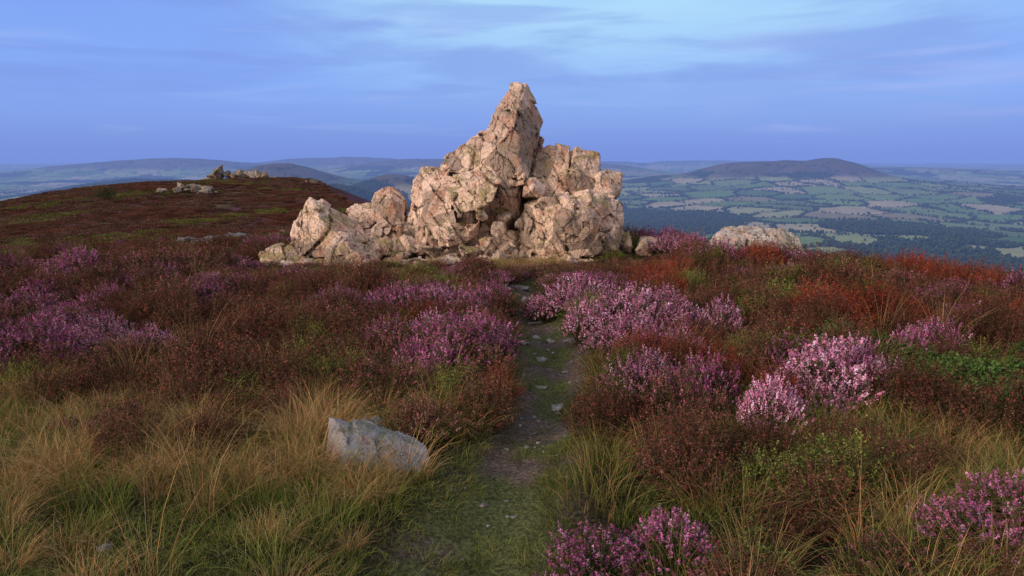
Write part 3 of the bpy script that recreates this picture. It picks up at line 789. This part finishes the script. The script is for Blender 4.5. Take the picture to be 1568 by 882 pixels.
# ---------------------------------------------------------------- light
sd=Vector((-.80,-.52,.42)).normalized()
L=bpy.data.lights.new('sun','SUN');L.energy=2.8;L.angle=R_(18);L.color=(1,.81,.65)
lo=bpy.data.objects.new('sun',L);scene.collection.objects.link(lo);lo.rotation_euler=(-sd).to_track_quat('-Z','Y').to_euler()
w=bpy.data.worlds.new('World');scene.world=w;w.use_nodes=True;nt=w.node_tree;nt.nodes.clear();b=NB(nt)
tc=b.n('ShaderNodeTexCoord');D=tc.outputs['Generated']
sk=b.n('ShaderNodeTexSky');sk.sky_type='NISHITA';sk.sun_disc=False
sk.sun_elevation=math.asin(sd.z);sk.sun_rotation=math.atan2(sd.x,sd.y)
sx=b.n('ShaderNodeSeparateXYZ');b.l(D,sx.inputs[0]);dx,dy,dz=sx.outputs
g=b.mix(b.mr(dz,-.01,.12),(.19,.295,.74),(.26,.45,.97))
g=b.mix(b.mr(dz,.10,.34),g,(.33,.58,.98))
lf=b.math('MULTIPLY',b.mr(dx,-.0,-.55),b.mr(dz,.03,.26))
g=b.mix(b.math('MULTIPLY',lf,.7),g,(.175,.29,.88))
dp=b.n('ShaderNodeVectorMath',operation='DOT_PRODUCT');b.l(D,dp.inputs[0]);dp.inputs[1].default_value=Vector((.14,.93,.30)).normalized()
mp=b.n('ShaderNodeMapping');b.l(D,mp.inputs[0]);mp.inputs['Scale'].default_value=(1.6,1.0,7.5);mp.inputs['Rotation'].default_value=(0,R_(-6),0)
c1=b.noise(mp.outputs[0],1.5,6,.5,.5)
mp2=b.n('ShaderNodeMapping');b.l(D,mp2.inputs[0]);mp2.inputs['Scale'].default_value=(1.9,1.,20.);mp2.inputs['Rotation'].default_value=(0,R_(4),0);mp2.inputs['Location'].default_value=(3,1,2)
c2=b.noise(mp2.outputs[0],1.5,5,.48,.7)
mp3=b.n('ShaderNodeMapping');b.l(D,mp3.inputs[0]);mp3.inputs['Scale'].default_value=(1.3,1.,13.);mp3.inputs['Rotation'].default_value=(0,R_(-3),0);mp3.inputs['Location'].default_value=(7,4,1)
c3=b.noise(mp3.outputs[0],2.0,5,.5,.4)
br=b.math('MULTIPLY',b.mr(dp.outputs['Value'],.85,1.0),b.mr(dz,.02,.24))
br=b.math('MULTIPLY',br,b.mr(c1,.30,.55,.6,1.))
g=b.mix(b.math('MULTIPLY',br,.95),g,(.48,.78,1.0))
dk=b.mr(c1,.47,.64)
g=b.mix(b.math('MULTIPLY',dk,b.mr(dz,.02,.14,0,.60)),g,(.20,.31,.80))
g=b.mix(b.math('MULTIPLY',b.mr(c3,.52,.66),b.mr(dz,.03,.10,0,.42)),g,(.21,.33,.80))
lt=b.math('MULTIPLY',b.mr(c2,.52,.70),b.mr(dz,.0,.05))
g=b.mix(b.math('MULTIPLY',lt,.30),g,(.42,.55,.94))
pk=b.math('MULTIPLY',b.math('MULTIPLY',b.mr(dx,.2,.45),b.mr(c2,.46,.60)),b.math('MULTIPLY',b.mr(dz,.02,.06),b.mr(dz,.18,.09)))
g=b.mix(b.math('MULTIPLY',pk,.22),g,(.44,.45,.86))
g=b.mix(b.mr(dz,.45,.95),g,(.42,.50,.70))
g=b.mix(b.mr(dy,.15,-.7),g,(.70,.57,.54))
g10=b.n('ShaderNodeVectorMath',operation='SCALE');b.l(g,g10.inputs[0]);g10.inputs['Scale'].default_value=10.
fin_=b.mix(.04,g10.outputs[0],sk.outputs[0])
bg=b.n('ShaderNodeBackground');b.l(fin_,bg.inputs[0]);bg.inputs[1].default_value=.1
o=b.n('ShaderNodeOutputWorld');b.l(bg.outputs[0],o.inputs[0])

# ---------------------------------------------------------------- camera
cd=bpy.data.cameras.new('camera');cam=bpy.data.objects.new('camera',cd);scene.collection.objects.link(cam)
cam.location=(0,0,1.7);cam.rotation_euler=(R_(90-10.9),0,0);cd.lens=24;cd.sensor_width=36;cd.clip_end=200000;cd.clip_start=.05
scene.camera=cam
scene.view_settings.view_transform='Standard';scene.view_settings.look='None';scene.view_settings.exposure=0
